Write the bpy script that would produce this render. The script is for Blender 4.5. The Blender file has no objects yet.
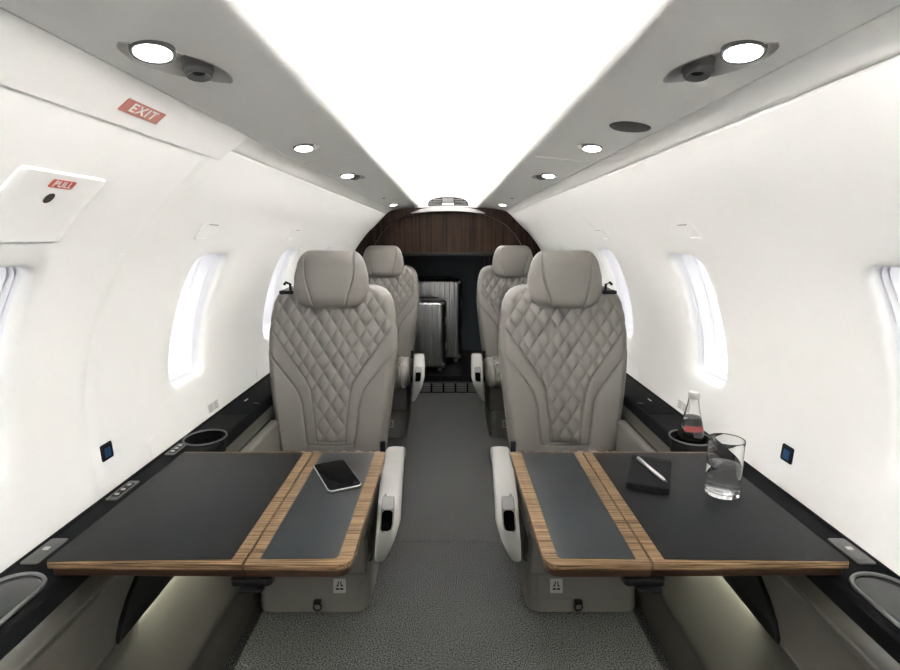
import bpy, bmesh, math, random
from mathutils import Vector, Matrix
R = math.radians
PI = math.pi
sc = bpy.context.scene
col = sc.collection
random.seed(4)
EYE = 1.16

# ------------------------------------------------------------------ materials
def mat(name, color=(.8, .8, .8), rough=.5, metal=0, bump=0, bscale=300, spec=None, coat=0, var=0, vscale=4, **kw):
    m = bpy.data.materials.new(name); m.use_nodes = True
    nt = m.node_tree; b = nt.nodes['Principled BSDF']
    b.inputs['Base Color'].default_value = (*color, 1)
    b.inputs['Roughness'].default_value = rough
    b.inputs['Metallic'].default_value = metal
    if spec is not None: b.inputs['Specular IOR Level'].default_value = spec
    if coat: b.inputs['Coat Weight'].default_value = coat
    for k, v in kw.items(): b.inputs[k.replace('_', ' ')].default_value = v
    tc = nt.nodes.new('ShaderNodeTexCoord')
    if bump:
        n = nt.nodes.new('ShaderNodeTexNoise'); n.inputs['Scale'].default_value = bscale
        n.inputs['Detail'].default_value = 3
        bp = nt.nodes.new('ShaderNodeBump'); bp.inputs['Strength'].default_value = bump
        bp.inputs['Distance'].default_value = .002
        nt.links.new(tc.outputs['Object'], n.inputs['Vector'])
        nt.links.new(n.outputs['Fac'], bp.inputs['Height']); nt.links.new(bp.outputs['Normal'], b.inputs['Normal'])
    if var:
        n2 = nt.nodes.new('ShaderNodeTexNoise'); n2.inputs['Scale'].default_value = vscale
        r = nt.nodes.new('ShaderNodeValToRGB')
        r.color_ramp.elements[0].position = .3; r.color_ramp.elements[1].position = .7
        r.color_ramp.elements[0].color = (*[c*(1-var) for c in color], 1)
        r.color_ramp.elements[1].color = (*[min(1, c*(1+var)) for c in color], 1)
        nt.links.new(tc.outputs['Object'], n2.inputs['Vector'])
        nt.links.new(n2.outputs['Fac'], r.inputs['Fac']); nt.links.new(r.outputs['Color'], b.inputs['Base Color'])
    return m

def emis(name, color, s):
    m = bpy.data.materials.new(name); m.use_nodes = True
    b = m.node_tree.nodes['Principled BSDF']
    b.inputs['Base Color'].default_value = (0, 0, 0, 1)
    b.inputs['Emission Color'].default_value = (*color, 1); b.inputs['Emission Strength'].default_value = s
    return m

def wood(name, c0, c1, axis, fine, coarse, rough=.35, stops=(.35, .62)):
    """striped veneer; grain runs along axis (0 x, 1 y, 2 z)"""
    m = bpy.data.materials.new(name); m.use_nodes = True
    nt = m.node_tree; b = nt.nodes['Principled BSDF']; b.inputs['Roughness'].default_value = rough; b.inputs['Specular IOR Level'].default_value = .1
    tc = nt.nodes.new('ShaderNodeTexCoord'); mp = nt.nodes.new('ShaderNodeMapping')
    s = [fine]*3; s[axis] = coarse; mp.inputs['Scale'].default_value = s
    n = nt.nodes.new('ShaderNodeTexNoise'); n.inputs['Scale'].default_value = 1; n.inputs['Detail'].default_value = 5
    n.inputs['Roughness'].default_value = .65
    r = nt.nodes.new('ShaderNodeValToRGB')
    r.color_ramp.elements[0].position = stops[0]; r.color_ramp.elements[0].color = (*c0, 1)
    r.color_ramp.elements[1].position = stops[1]; r.color_ramp.elements[1].color = (*c1, 1)
    nt.links.new(tc.outputs['Object'], mp.inputs['Vector']); nt.links.new(mp.outputs['Vector'], n.inputs['Vector'])
    nt.links.new(n.outputs['Fac'], r.inputs['Fac']); nt.links.new(r.outputs['Color'], b.inputs['Base Color'])
    return m

M = {}
M['wall'] = mat('white_wall_liner', (.875, .868, .85), .45, bump=.05, bscale=500)
M['head'] = mat('pale_fabric_headliner', (.86, .85, .83), .85, bump=.25, bscale=900)
M['dome'] = mat('white_dome', (.92, .92, .92), .6)
M['frame'] = mat('white_window_frame', (.82, .82, .84), .35)
M['leather'] = mat('taupe_leather', (.178, .165, .148), .42, bump=.22, bscale=1100, var=.03, vscale=9)
M['shell'] = mat('taupe_plastic', (.125, .115, .102), .45, bump=.1, bscale=600)
M['panel'] = mat('side_panel_taupe', (.095, .086, .072), .38, bump=.08, bscale=500)
M['rail'] = mat('side_rail_bronze', (.07, .066, .054), .35)
M['fascia'] = mat('seat_fascia_dark_taupe', (.085, .077, .068), .5)
M['arm'] = mat('pale_armrest_leather', (.33, .32, .305), .38, bump=.1, bscale=900)
M['ledge'] = mat('black_ledge_leather', (.0062, .0062, .0066), .7, spec=.10, bump=.3, bscale=1000)
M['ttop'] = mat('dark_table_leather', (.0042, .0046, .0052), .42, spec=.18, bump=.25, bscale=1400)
M['ttop_sheen'] = mat('table_leather_reflection_tint', (.0085, .0120, .0150), .34, spec=.35, bump=.25, bscale=1400)  # inner leaf: same leather, ceiling reflection put into a bluer colour
M['black'] = mat('black_plastic', (.006, .006, .0065), .45, spec=.25)
M['dark'] = mat('dark_mechanism', (.03, .029, .027), .5)
M['gloss'] = mat('black_gloss', (.002, .002, .0025), .08, spec=.06)
M['silver'] = mat('brushed_silver', (.62, .61, .59), .3, metal=1)
M['darkmetal'] = mat('dark_metal', (.16, .16, .155), .35, metal=1)
M['phonerim'] = mat('phone_steel_rim', (.38, .38, .375), .25, metal=1)
M['ring'] = mat('satin_ring', (.2, .2, .195), .4, metal=1)
M['alu'] = mat('suitcase_aluminium', (.36, .355, .35), .30, metal=1)
M['lining'] = mat('charcoal_baggage_lining', (.11, .125, .143), .8, bump=.2, bscale=400)
M['curtain'] = mat('black_curtain_fabric', (.02, .02, .021), .85, bump=.3, bscale=600)
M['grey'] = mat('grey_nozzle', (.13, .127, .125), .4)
M['cup'] = mat('fixture_grey_cup', (.55, .54, .52), .45)
M['mesh'] = mat('speaker_mesh', (.11, .105, .10), .6, bump=.6, bscale=900)
M['red'] = mat('red_sign', (.62, .10, .07), .45)
M['redlabel'] = mat('dull_red_label', (.30, .05, .05), .5)
M['exitred'] = mat('faded_red_sign', (.60, .24, .19), .45)
M['white'] = mat('white_print', (.8, .8, .78), .5)
M['placard'] = mat('placard_and_shaded_cap_grey', (.32, .31, .30), .6)
M['blue'] = mat('blue_socket', (.012, .06, .17), .35)
M['notebook'] = mat('notebook_cover', (.007, .007, .0075), .6, spec=.15, bump=.3, bscale=900)
M['wood'] = wood('striped_walnut_table_edge', (.05, .026, .012), (.27, .18, .10), 0, 420, 8, .38)
M['darkwood'] = wood('dark_walnut_bulkhead', (.010, .006, .0042), (.050, .030, .021), 2, 55, 1.6, .5, (.3, .72))
M['under'] = mat('dark_walnut_underside', (.05, .025, .012), .4)
M['led'] = emis('cove_led_strip', (1, .99, .975), 62)
M['lamp'] = emis('reading_lamp_lens', (1, .99, .96), 9)
M['kneelamp'] = emis('pocket_led_strip', (.95, 1, .85), 170)

def carpet():
    m = bpy.data.materials.new('charcoal_carpet'); m.use_nodes = True
    nt = m.node_tree; b = nt.nodes['Principled BSDF']; b.inputs['Roughness'].default_value = .95
    b.inputs['Specular IOR Level'].default_value = .1
    tc = nt.nodes.new('ShaderNodeTexCoord')
    n = nt.nodes.new('ShaderNodeTexNoise'); n.inputs['Scale'].default_value = 290; n.inputs['Detail'].default_value = 1
    r = nt.nodes.new('ShaderNodeValToRGB')
    e = r.color_ramp.elements; e[0].position = .43; e[0].color = (.016, .016, .016, 1)
    e[1].position = .58; e[1].color = (.185, .183, .178, 1)
    bp = nt.nodes.new('ShaderNodeBump'); bp.inputs['Strength'].default_value = .7; bp.inputs['Distance'].default_value = .004
    nt.links.new(tc.outputs['Object'], n.inputs['Vector']); nt.links.new(n.outputs['Fac'], r.inputs['Fac'])
    nt.links.new(r.outputs['Color'], b.inputs['Base Color'])
    nt.links.new(n.outputs['Fac'], bp.inputs['Height']); nt.links.new(bp.outputs['Normal'], b.inputs['Normal'])
    return m
M['carpet'] = carpet()

def pane_mat():
    m = bpy.data.materials.new('window_pane'); m.use_nodes = True
    nt = m.node_tree; nt.nodes.remove(nt.nodes['Principled BSDF'])
    out = nt.nodes['Material Output']
    t = nt.nodes.new('ShaderNodeBsdfTransparent'); t.inputs['Color'].default_value = (.97, .97, .97, 1)
    g = nt.nodes.new('ShaderNodeBsdfGlossy'); g.inputs['Roughness'].default_value = .05
    mx = nt.nodes.new('ShaderNodeMixShader'); mx.inputs[0].default_value = .05
    nt.links.new(t.outputs[0], mx.inputs[1]); nt.links.new(g.outputs[0], mx.inputs[2]); nt.links.new(mx.outputs[0], out.inputs['Surface'])
    return m
M['pane'] = pane_mat()
M['glass'] = mat('clear_glass', (1, 1, 1), .0, Transmission_Weight=1.0, IOR=1.45)
M['water'] = mat('water', (1, 1, 1), .0, Transmission_Weight=1.0, IOR=1.33)
M['lid'] = mat('smoked_lid', (.02, .02, .022), .12)

# ------------------------------------------------------------------ helpers
def link(name, me, m=None, parent=None, smooth=True, angle=None):
    me.validate(verbose=False)
    o = bpy.data.objects.new(name, me); col.objects.link(o)
    if m is not None:
        me.materials.clear(); me.materials.append(M[m] if isinstance(m, str) else m)
    if smooth:
        me.polygons.foreach_set('use_smooth', [True]*len(me.polygons))
        if angle is not None and hasattr(me, 'set_sharp_from_angle'): me.set_sharp_from_angle(angle=R(angle))
    if parent is not None: o.parent = parent
    return o

def pydata(name, v, f, m, parent=None, smooth=True, angle=None, fix=True):
    me = bpy.data.meshes.new(name); me.from_pydata([tuple(p) for p in v], [], f); me.update()
    if fix:
        bm = bmesh.new(); bm.from_mesh(me); bmesh.ops.recalc_face_normals(bm, faces=bm.faces); bm.to_mesh(me); bm.free()
    return link(name, me, m, parent, smooth, angle)

def bmlink(name, bm, m, parent=None, smooth=True, angle=40):
    bmesh.ops.recalc_face_normals(bm, faces=bm.faces)
    me = bpy.data.meshes.new(name); bm.to_mesh(me); bm.free()
    return link(name, me, m, parent, smooth, angle)

def add_box(bm, x0, x1, y0, y1, z0, z1, bev=0, seg=3, mx=None):
    r = bmesh.ops.create_cube(bm, size=1)
    vs = r['verts']
    for v in vs:
        v.co = Vector(((x0+x1)/2+v.co.x*(x1-x0), (y0+y1)/2+v.co.y*(y1-y0), (z0+z1)/2+v.co.z*(z1-z0)))
    if bev:
        es = list({e for v in vs for e in v.link_edges})
        rr = bmesh.ops.bevel(bm, geom=es, offset=bev, segments=seg, affect='EDGES', profile=.6)
        vs = list({v for f in rr['faces'] for v in f.verts} | {v for v in vs if v.is_valid})
    if mx is not None:
        for v in vs: v.co = mx @ v.co
    return vs

def box(name, x0, x1, y0, y1, z0, z1, m, parent=None, bev=0, seg=3):
    bm = bmesh.new(); add_box(bm, x0, x1, y0, y1, z0, z1, bev, seg)
    return bmlink(name, bm, m, parent)

def add_tube(bm, pts, r, n=10, closed=False):
    pts = [Vector(p) for p in pts]; rings = []
    k = len(pts)
    for i, p in enumerate(pts):
        a = pts[(i-1) % k] if (closed or i > 0) else p
        b = pts[(i+1) % k] if (closed or i < k-1) else p
        t = (b-a).normalized()
        up = Vector((0, 0, 1)) if abs(t.z) < .9 else Vector((1, 0, 0))
        s = t.cross(up).normalized(); u = s.cross(t)
        rr = r[i] if isinstance(r, (list, tuple)) else r
        rings.append([bm.verts.new(p+(s*math.cos(2*PI*j/n)+u*math.sin(2*PI*j/n))*rr) for j in range(n)])
    m_ = k if closed else k-1
    for i in range(m_):
        A, B = rings[i], rings[(i+1) % k]
        for j in range(n): bm.faces.new((A[j], A[(j+1) % n], B[(j+1) % n], B[j]))
    if not closed:
        bm.faces.new(rings[0]); bm.faces.new(rings[-1])

def lathe(name, prof, m, parent=None, n=48, loc=(0, 0, 0), mx=None, angle=40):
    """prof: (r, z) list; r=0 at an end closes it"""
    bm = bmesh.new(); rings = []
    for r, z in prof:
        if r < 1e-6: rings.append([bm.verts.new((0, 0, z))])
        else: rings.append([bm.verts.new((r*math.cos(2*PI*j/n), r*math.sin(2*PI*j/n), z)) for j in range(n)])
    for A, B in zip(rings, rings[1:]):
        for j in range(n):
            k = (j+1) % n
            if len(A) == 1 and len(B) == 1: break
            if len(A) == 1: bm.faces.new((A[0], B[j], B[k]))
            elif len(B) == 1: bm.faces.new((A[j], A[k], B[0]))
            else: bm.faces.new((A[j], A[k], B[k], B[j]))
    mm = (mx or Matrix.Identity(4))
    for v in bm.verts: v.co = mm @ v.co + Vector(loc)
    return bmlink(name, bm, m, parent, angle=angle)

def rrect(cx, cy, a, b, r, n=8):
    """rounded rectangle outline, half sizes a,b; r may be 4 radii (++, -+, --, +-)"""
    rs = r if isinstance(r, (list, tuple)) else (r,)*4
    out = []
    for k, (sx, sy) in enumerate(((1, 1), (-1, 1), (-1, -1), (1, -1))):
        q = rs[k]
        for i in range(n+1):
            t = k*PI/2+i/n*PI/2
            out.append((cx+sx*(a-q)+q*math.cos(t), cy+sy*(b-q)+q*math.sin(t)))
    return out

def add_prism(bm, pts, z0, z1, bev=0, f=None, seg=3):
    """outline pts (x,y) from z0 to z1, top edge rounded by bev; f maps (x,y,z)->point"""
    f = f or (lambda x, y, z: (x, y, z))
    cx = sum(p[0] for p in pts)/len(pts); cy = sum(p[1] for p in pts)/len(pts)
    n = len(pts); lay = [(0, z0)]
    if bev:
        sg = 1 if z1 > z0 else -1
        lay += [(bev*(1-math.cos(i/seg*PI/2)), z1-sg*bev+sg*bev*math.sin(i/seg*PI/2)) for i in range(seg+1)]
    else: lay += [(0, z1)]
    # inward offset by vertex normals
    nr = []
    for i in range(n):
        a, b = Vector(pts[i-1]), Vector(pts[(i+1) % n]); t = b-a
        t = t.normalized() if t.length > 1e-9 else Vector((1, 0))
        nr.append(Vector((t.y, -t.x)))
    area = sum(pts[i-1][0]*pts[i][1]-pts[i][0]*pts[i-1][1] for i in range(n))
    if area > 0: nr = [-q for q in nr]
    rings = [[bm.verts.new(f(pts[i][0]+nr[i].x*d, pts[i][1]+nr[i].y*d, z)) for i in range(n)] for d, z in lay]
    for A, B in zip(rings, rings[1:]):
        for j in range(n): bm.faces.new((A[j], A[(j+1) % n], B[(j+1) % n], B[j]))
    bm.faces.new(rings[0]); bm.faces.new(rings[-1])

def prism(name, pts, z0, z1, m, parent=None, bev=0, f=None, angle=40):
    bm = bmesh.new(); add_prism(bm, pts, z0, z1, bev, f)
    return bmlink(name, bm, m, parent, angle=angle)

def extrude_y(name, prof, ys, m, parent=None, closed=False, caps=False, off=None, sx=1, angle=50, smooth=True):
    """profile (x,z) swept through ys; off(y, i)->(dx,dz)"""
    v = []; f = []; n = len(prof)
    for y in ys:
        for i, (x, z) in enumerate(prof):
            dx, dz = off(y, i) if off else (0, 0)
            v.append((sx*(x+dx), y, z+dz))
    q = n if closed else n-1
    for a in range(len(ys)-1):
        for i in range(q):
            j = (i+1) % n
            f.append((a*n+i, a*n+j, (a+1)*n+j, (a+1)*n+i))
    if caps:
        f.append(tuple(range(n))); f.append(tuple((len(ys)-1)*n+i for i in range(n)))
    return pydata(name, v, f, m, parent, smooth, angle)

def empty(name, loc=(0, 0, 0), rz=0):
    o = bpy.data.objects.new(name, None); col.objects.link(o); o.empty_display_size = .05
    o.location = loc; o.rotation_euler = (0, 0, rz)
    return o

def tag(o, label=None, cat=None, group=None, kind=None):
    if label: o['label'] = label
    if cat: o['category'] = cat
    if group: o['group'] = group
    if kind: o['kind'] = kind
    return o

def copy_tree(o, parent=None):
    c = o.copy(); col.objects.link(c)
    if parent is not None: c.parent = parent
    for ch in list(o.children): copy_tree(ch, c)
    return c

def baked(o):
    """apply modifiers"""
    dg = bpy.context.evaluated_depsgraph_get()
    me = bpy.data.meshes.new_from_object(o.evaluated_get(dg))
    o.modifiers.clear(); o.data = me
    return o

def text_mesh(name, body, size, m, parent, mx, bold=0.0, ext=.0004):
    cu = bpy.data.curves.new(name, 'FONT'); cu.body = body; cu.size = size
    cu.align_x = 'CENTER'; cu.align_y = 'CENTER'; cu.space_character = 1.1; cu.extrude = ext; cu.offset = bold
    t = bpy.data.objects.new(name, cu); col.objects.link(t)
    dg = bpy.context.evaluated_depsgraph_get()
    me = bpy.data.meshes.new_from_object(t.evaluated_get(dg))
    bpy.data.objects.remove(t, do_unlink=True); bpy.data.curves.remove(cu)
    for v in me.vertices: v.co = mx(v.co)
    return link(name, me, m, parent, smooth=False)

# ------------------------------------------------------------------ cabin cross-section
PR = [(.730, .50), (.738, .56), (.745, .61), (.753, .68), (.757, .76), (.756, .823), (.742, .902), (.712, .999),
      (.672, 1.087), (.62, 1.16), (.576, 1.212), (.527, 1.256), (.485, 1.300), (.450, 1.338)]
def catmull(P, k=24):
    out = []
    for i in range(len(P)-1):
        p0 = P[max(i-1, 0)]; p1 = P[i]; p2 = P[i+1]; p3 = P[min(i+2, len(P)-1)]
        for j in range(k):
            t = j/k
            out.append(tuple(.5*((2*p1[c])+(-p0[c]+p2[c])*t+(2*p0[c]-5*p1[c]+4*p2[c]-p3[c])*t*t+(-p0[c]+3*p1[c]-3*p2[c]+p3[c])*t**3) for c in (0, 1)))
    out.append(P[-1]); return out
DEN = catmull(PR)
for _ in range(220):   # relax measurement wobble
    DEN = [DEN[0]]+[((DEN[i-1][0]+2*DEN[i][0]+DEN[i+1][0])/4, (DEN[i-1][1]+2*DEN[i][1]+DEN[i+1][1])/4) for i in range(1, len(DEN)-1)]+[DEN[-1]]
SS = [0]
for a, b in zip(DEN, DEN[1:]): SS.append(SS[-1]+math.dist(a, b))
SLEN = SS[-1]
import bisect
def prof(s, d=0):
    s = min(max(s, 0), SLEN-1e-7)
    i = max(0, min(bisect.bisect_right(SS, s)-1, len(DEN)-2))
    t = (s-SS[i])/(SS[i+1]-SS[i]); a, b = DEN[i], DEN[i+1]
    i2 = max(0, i-6); i3 = min(len(DEN)-1, i+7)
    tx, tz = DEN[i3][0]-DEN[i2][0], DEN[i3][1]-DEN[i2][1]; L = math.hypot(tx, tz)
    return (a[0]+(b[0]-a[0])*t + tz/L*d, a[1]+(b[1]-a[1])*t - tx/L*d)   # outward normal
def s_of_z(z):
    for i in range(len(DEN)-1):
        if DEN[i][1] <= z <= DEN[i+1][1]:
            return SS[i]+(z-DEN[i][1])/(DEN[i+1][1]-DEN[i][1])*(SS[i+1]-SS[i])
def WP(side, y, s, d=0):
    x, z = prof(s, d); return (side*x, y, z)

Y0, Y1 = -1.4, 4.0
WINY = [-.79, -.01, .772, 1.551, 2.312, 3.08]
SB, ST = s_of_z(.752), s_of_z(1.112)
WSC, WA, WB, WR = (SB+ST)/2, .108, (ST-SB)/2, .042
CA, CB = .16, WB+.07

def sdrr(y, s, a=WA, b=WB, r=WR):
    qx = abs(y)-a+r; qy = abs(s)-b+r
    return math.hypot(max(qx, 0), max(qy, 0))+min(max(qx, qy), 0)-r

def ray_sd(th, target):
    lo, hi = 0, .6; c, s_ = math.cos(th), math.sin(th)
    for _ in range(34):
        m_ = (lo+hi)/2
        if sdrr(c*m_, s_*m_) < target: lo = m_
        else: hi = m_
    return (c*lo, s_*lo)

def bow(sd):   # soft dish around every opening
    return .010*math.exp(-max(sd, 0)/.016) if sd < .2 else 0

LIP = [(.045, None), (.034, None), (.025, None), (.017, None), (.010, None), (.005, None), (.0015, .0115), (-.001, .015), (-.002, .020), (-.0025, .026)]

def build_wall(side, seam_y, lines):
    ys = []; n = 0
    y = Y0
    cells = [(w-CA, w+CA) for w in WINY]
    marks = sorted({Y0, Y1, *[c for p in cells for c in p], *[seam_y-.0018, seam_y-.0008, seam_y+.0008, seam_y+.0018]})
    for a, b in zip(marks, marks[1:]):
        k = max(1, round((b-a)/.0125)); ys += [a+(b-a)*i/k for i in range(k)]
    ys.append(Y1)
    sm = sorted({0, SLEN, WSC-CB, WSC+CB})
    ss = []
    for a, b in zip(sm, sm[1:]):
        k = max(1, round((b-a)/.0125)); ss += [a+(b-a)*i/k for i in range(k)]
    ss.append(SLEN)
    vmap = {}; V = []; F = []
    def vert(y, s, d):
        V.append(WP(side, y, s, d)); return len(V)-1
    def gv(i, j):
        if (i, j) not in vmap:
            y, s = ys[i], ss[j]
            d = .0032 if abs(y-seam_y) < .002 else 0
            for w in WINY:
                if abs(y-w) < CA+.1: d += bow(sdrr(y-w, s-WSC))
            vmap[(i, j)] = vert(y, s, d)
        return vmap[(i, j)]
    j0 = min(range(len(ss)), key=lambda j: abs(ss[j]-(WSC-CB))); j1 = min(range(len(ss)), key=lambda j: abs(ss[j]-(WSC+CB)))
    cid = []
    for c in cells:
        cid.append((min(range(len(ys)), key=lambda i: abs(ys[i]-c[0])), min(range(len(ys)), key=lambda i: abs(ys[i]-c[1]))))
    for i in range(len(ys)-1):
        inc = any(a <= i < b for a, b in cid)
        for j in range(len(ss)-1):
            if inc and j0 <= j < j1: continue
            F.append((gv(i, j), gv(i+1, j), gv(i+1, j+1), gv(i, j+1)))
    for (a, b), w in zip(cid, WINY):
        per = [(i, j0) for i in range(a, b)]+[(b, j) for j in range(j0, j1)]+[(i, j1) for i in range(b, a, -1)]+[(a, j) for j in range(j1, j0, -1)]
        prev = [gv(*p) for p in per]
        th = [math.atan2(ss[p[1]]-WSC, ys[p[0]]-w) for p in per]
        for sd, d in LIP:
            cur = []
            for t in th:
                py, ps = ray_sd(t, sd)
                cur.append(vert(w+py, WSC+ps, bow(sd) if d is None else d))
            for k in range(len(per)):
                q = (k+1) % len(per); F.append((prev[k], prev[q], cur[q], cur[k]))
            prev = cur
    o = pydata('wall_left' if side < 0 else 'wall_right', V, F, 'wall')
    tag(o, kind='structure'); return o

build_wall(-1, 1.088, None)
build_wall(1, 2.19, None)

# window frames (reveal + ridges) and panes
def build_window(side, w, k):
    N = 112
    rings = [(-.0022, .022), (-.004, .030), (-.005, .034), (-.008, .035), (-.0085, .031), (-.0105, .031), (-.011, .036), (-.012, .043), (-.016, .044),
             (-.0165, .040), (-.020, .040), (-.0205, .046), (-.0215, .060), (-.023, .072), (-.027, .073), (-.027, .080)]
    V = []; F = []
    for sd, d in rings:
        for i in range(N):
            # denser sampling of the corners by uniform angle of a squashed circle
            t = math.atan2(WB*math.sin(2*PI*i/N), WA*math.cos(2*PI*i/N))
            py, ps = ray_sd(t, sd*.5-.001); V.append(WP(side, w+py, WSC+ps, d))
    for r in range(len(rings)-1):
        for i in range(N):
            j = (i+1) % N; F.append((r*N+i, r*N+j, (r+1)*N+j, (r+1)*N+i))
    o = pydata('window_%d' % k, V, F, 'frame', angle=55); tag(o, kind='structure')
    V = []; F = []
    nr = 8
    for r in range(nr+1):
        for i in range(N):
            t = math.atan2(WB*math.sin(2*PI*i/N), WA*math.cos(2*PI*i/N))
            py, ps = ray_sd(t, -.0145); q = r/nr*.999+.001
            V.append(WP(side, w+py*q, WSC+ps*q, .076))
    for r in range(nr):
        for i in range(N):
            j = (i+1) % N; F.append((r*N+i, r*N+j, (r+1)*N+j, (r+1)*N+i))
    F.append(tuple(range(N)))
    pydata('pane', V, F, 'pane', o)
k = 1
for side in (-1, 1):
    for w in WINY:
        build_window(side, w, k); k += 1

# headliner side bands, cove lip, dome
def notch(a, b, w=.0018, d=.003):
    """two profile points -> groove between them, outward (up)"""
    mx_, mz = (a[0]+b[0])/2, (a[1]+b[1])/2
    tx, tz = b[0]-a[0], b[1]-a[1]; L = math.hypot(tx, tz); tx /= L; tz /= L
    nx, nz = -tz, tx
    if nz < 0: nx, nz = -nx, -nz
    return [(mx_-tx*w/2, mz-tz*w/2), (mx_-tx*w/3+nx*d, mz-tz*w/3+nz*d), (mx_+tx*w/3+nx*d, mz+tz*w/3+nz*d), (mx_+tx*w/2, mz+tz*w/2)]
WT = prof(SLEN)
lip = [(.232, 1.3885), (.222, 1.390), (.214, 1.393), (.207, 1.399), (.201, 1.412), (.197, 1.426), (.1955, 1.438), (.1955, 1.445), (.198, 1.449), (.203, 1.448), (.210, 1.441), (.262, 1.442), (.285, 1.446)]
def headprof(left_near):
    g1 = notch((.405, 1.3640), (.399, 1.3665))
    mid = [(.385, 1.3705), (.36, 1.374), (.33, 1.3785), (.30, 1.3815), (.26, 1.3855)]
    if left_near:
        start = [(.4720, 1.3300), (.4665, 1.3195), (.4625, 1.3185), (.4590, 1.3210), (.45, 1.3280), (.43, 1.3435), (.41, 1.3580)]
    else:
        start = [(WT[0]+.001, WT[1]-.002), (WT[0]+.001, WT[1]+.004), (WT[0]-.003, WT[1]+.003), (.44, 1.3455), (.43, 1.352), (.41, 1.3625)]
    return start+g1+mid+lip
def headliner(name, side, ya, yb, near, cross):
    P = headprof(near); ys = [ya]
    for c in cross: ys += [c-.0025, c-.001, c+.001, c+.0025]
    ys.append(yb)
    ncut = len(P)-len(lip)
    def off(y, i):
        if i < ncut and i > 6 and any(abs(y-c) < .0015 for c in cross): return (0, .004)
        return (0, 0)
    o = extrude_y(name, P, ys, 'head', off=off, sx=side, angle=48)
    tag(o, kind='structure'); return o
headliner('trim_1', -1, Y0, 1.14, True, [])
headliner('trim_2', -1, 1.14, Y1, False, [1.56, 3.05])
headliner('trim_3', 1, Y0, Y1, False, [1.56, 3.05])
# end cap of the deeper exit header on the left
pl = [(x, z) for x, z in headprof(True)[:8]]; pr_ = [(x, z) for x, z in headprof(False)[:8]]
pydata('trim_4', [(-x, 1.14, z) for x, z in pl]+[(-x, 1.146, z) for x, z in reversed(pr_)], [tuple(range(len(pl)+len(pr_)))], 'head', smooth=False)['kind'] = 'structure'

dome = [(-.285, 1.446), (-.280, 1.462), (-.262, 1.474), (-.22, 1.484), (-.15, 1.491), (-.07, 1.494), (0, 1.495)]
dome = dome+[(-x, z) for x, z in dome[-2::-1]]
tag(extrude_y('ceiling', dome, [Y0, 0, 1, 2, 3, Y1], 'dome', angle=60), kind='structure')
# LED strips lying on the cove ledges
for s_, nm in ((-1, 'left'), (1, 'right')):
    bm = bmesh.new(); add_box(bm, min(s_*.236, s_*.250), max(s_*.236, s_*.250), Y0+.05, Y1-.04, 1.4425, 1.4465)
    o = bmlink('cove_light_strip', bm, 'led', smooth=False)
    tag(o, 'long white light strip hidden in the ceiling cove on the %s side' % nm, 'light strip', 'ceiling cove light strips')

# floor, ends
def grid_floor():
    o = pydata('floor', [(-.66, Y0, 0), (.66, Y0, 0), (.66, 1.938, 0), (-.66, 1.938, 0),
                         (-.66, 1.9395, -.004), (.66, 1.9395, -.004), (-.66, 1.9425, -.004), (.66, 1.9425, -.004), (-.66, 1.944, 0), (.66, 1.944, 0), (.66, 5.1, 0), (-.66, 5.1, 0)],
               [(0, 1, 2, 3), (3, 2, 5, 4), (4, 5, 7, 6), (6, 7, 9, 8), (8, 9, 10, 11)], 'carpet', smooth=False)
    tag(o, kind='structure')
grid_floor()

SEC = [(x, z) for x, z in DEN[::6]]+[(.40, 1.37), (.28, 1.45), (.15, 1.50), (0, 1.505)]
SEC = [(.66, -.02), (.68, .3)]+SEC
full = SEC+[(-x, z) for x, z in SEC[-2::-1]]
FRONT = True
# lower shell behind the side panels (closes the cabin)
for s_ in (-1, 1):
    tag(extrude_y('trim_5' if s_ < 0 else 'trim_6', [(.66, -.02), (.70, .2), (.735, .505)], [Y0, Y1], 'dark', sx=s_), kind='structure')

# rear bulkhead: white ring wall with an opening, walnut arch + header
OW, OZ = .56, 1.065
def ringwall(name, outer, inner, y0, y1, m):
    """fill between two polylines of equal count (both from right-bottom to left-bottom)"""
    n = len(outer); V = []
    for (x, z) in outer: V += [(x, y0, z), (x, y1, z)]
    for (x, z) in inner: V += [(x, y0, z), (x, y1, z)]
    F = []
    for i in range(n-1):
        a, b = 2*i, 2*i+2; c, d = 2*n+2*i, 2*n+2*i+2
        F += [(a, b, d, c), (a+1, b+1, d+1, c+1), (c, d, d+1, c+1), (a, b, b+1, a+1)]
    return pydata(name, V, F, m, angle=35)
def resample(P, n):
    L = [0]
    for a, b in zip(P, P[1:]): L.append(L[-1]+math.dist(a, b))
    out = []
    for k_ in range(n):
        t = L[-1]*k_/(n-1); i = min(bisect.bisect_right(L, t)-1, len(P)-2)
        q = (t-L[i])/(L[i+1]-L[i]); out.append((P[i][0]+(P[i+1][0]-P[i][0])*q, P[i][1]+(P[i+1][1]-P[i][1])*q))
    return out
shell_out = [(.72, .0), (.735, .3), (.75, .5), (.765, .7), (.765, .85), (.745, .95), (.71, 1.04), (.66, 1.13), (.60, 1.21), (.52, 1.285), (.44, 1.36), (.3, 1.45), (.15, 1.51), (0, 1.515)]
shell_out += [(-x, z) for x, z in shell_out[-2::-1]]
arch_in = [(.60, 0), (.60, .55), (.60, .80), (.595, .92), (.578, 1.02), (.545, 1.10), (.49, 1.19), (.42, 1.262), (.345, 1.307), (.26, 1.336), (.17, 1.352), (.08, 1.359), (0, 1.361)]
arch_in += [(-x, z) for x, z in arch_in[-2::-1]]
N_ = 90
tag(ringwall('wall_back', resample(shell_out, N_), resample([(.56, 0), (.56, .9), (.52, 1.1), (.4, 1.25), (.2, 1.35), (0, 1.368), (-.2, 1.35), (-.4, 1.25), (-.52, 1.1), (-.56, .9), (-.56, 0)], N_), 4.035, 4.05, 'wall'), kind='structure')
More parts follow.
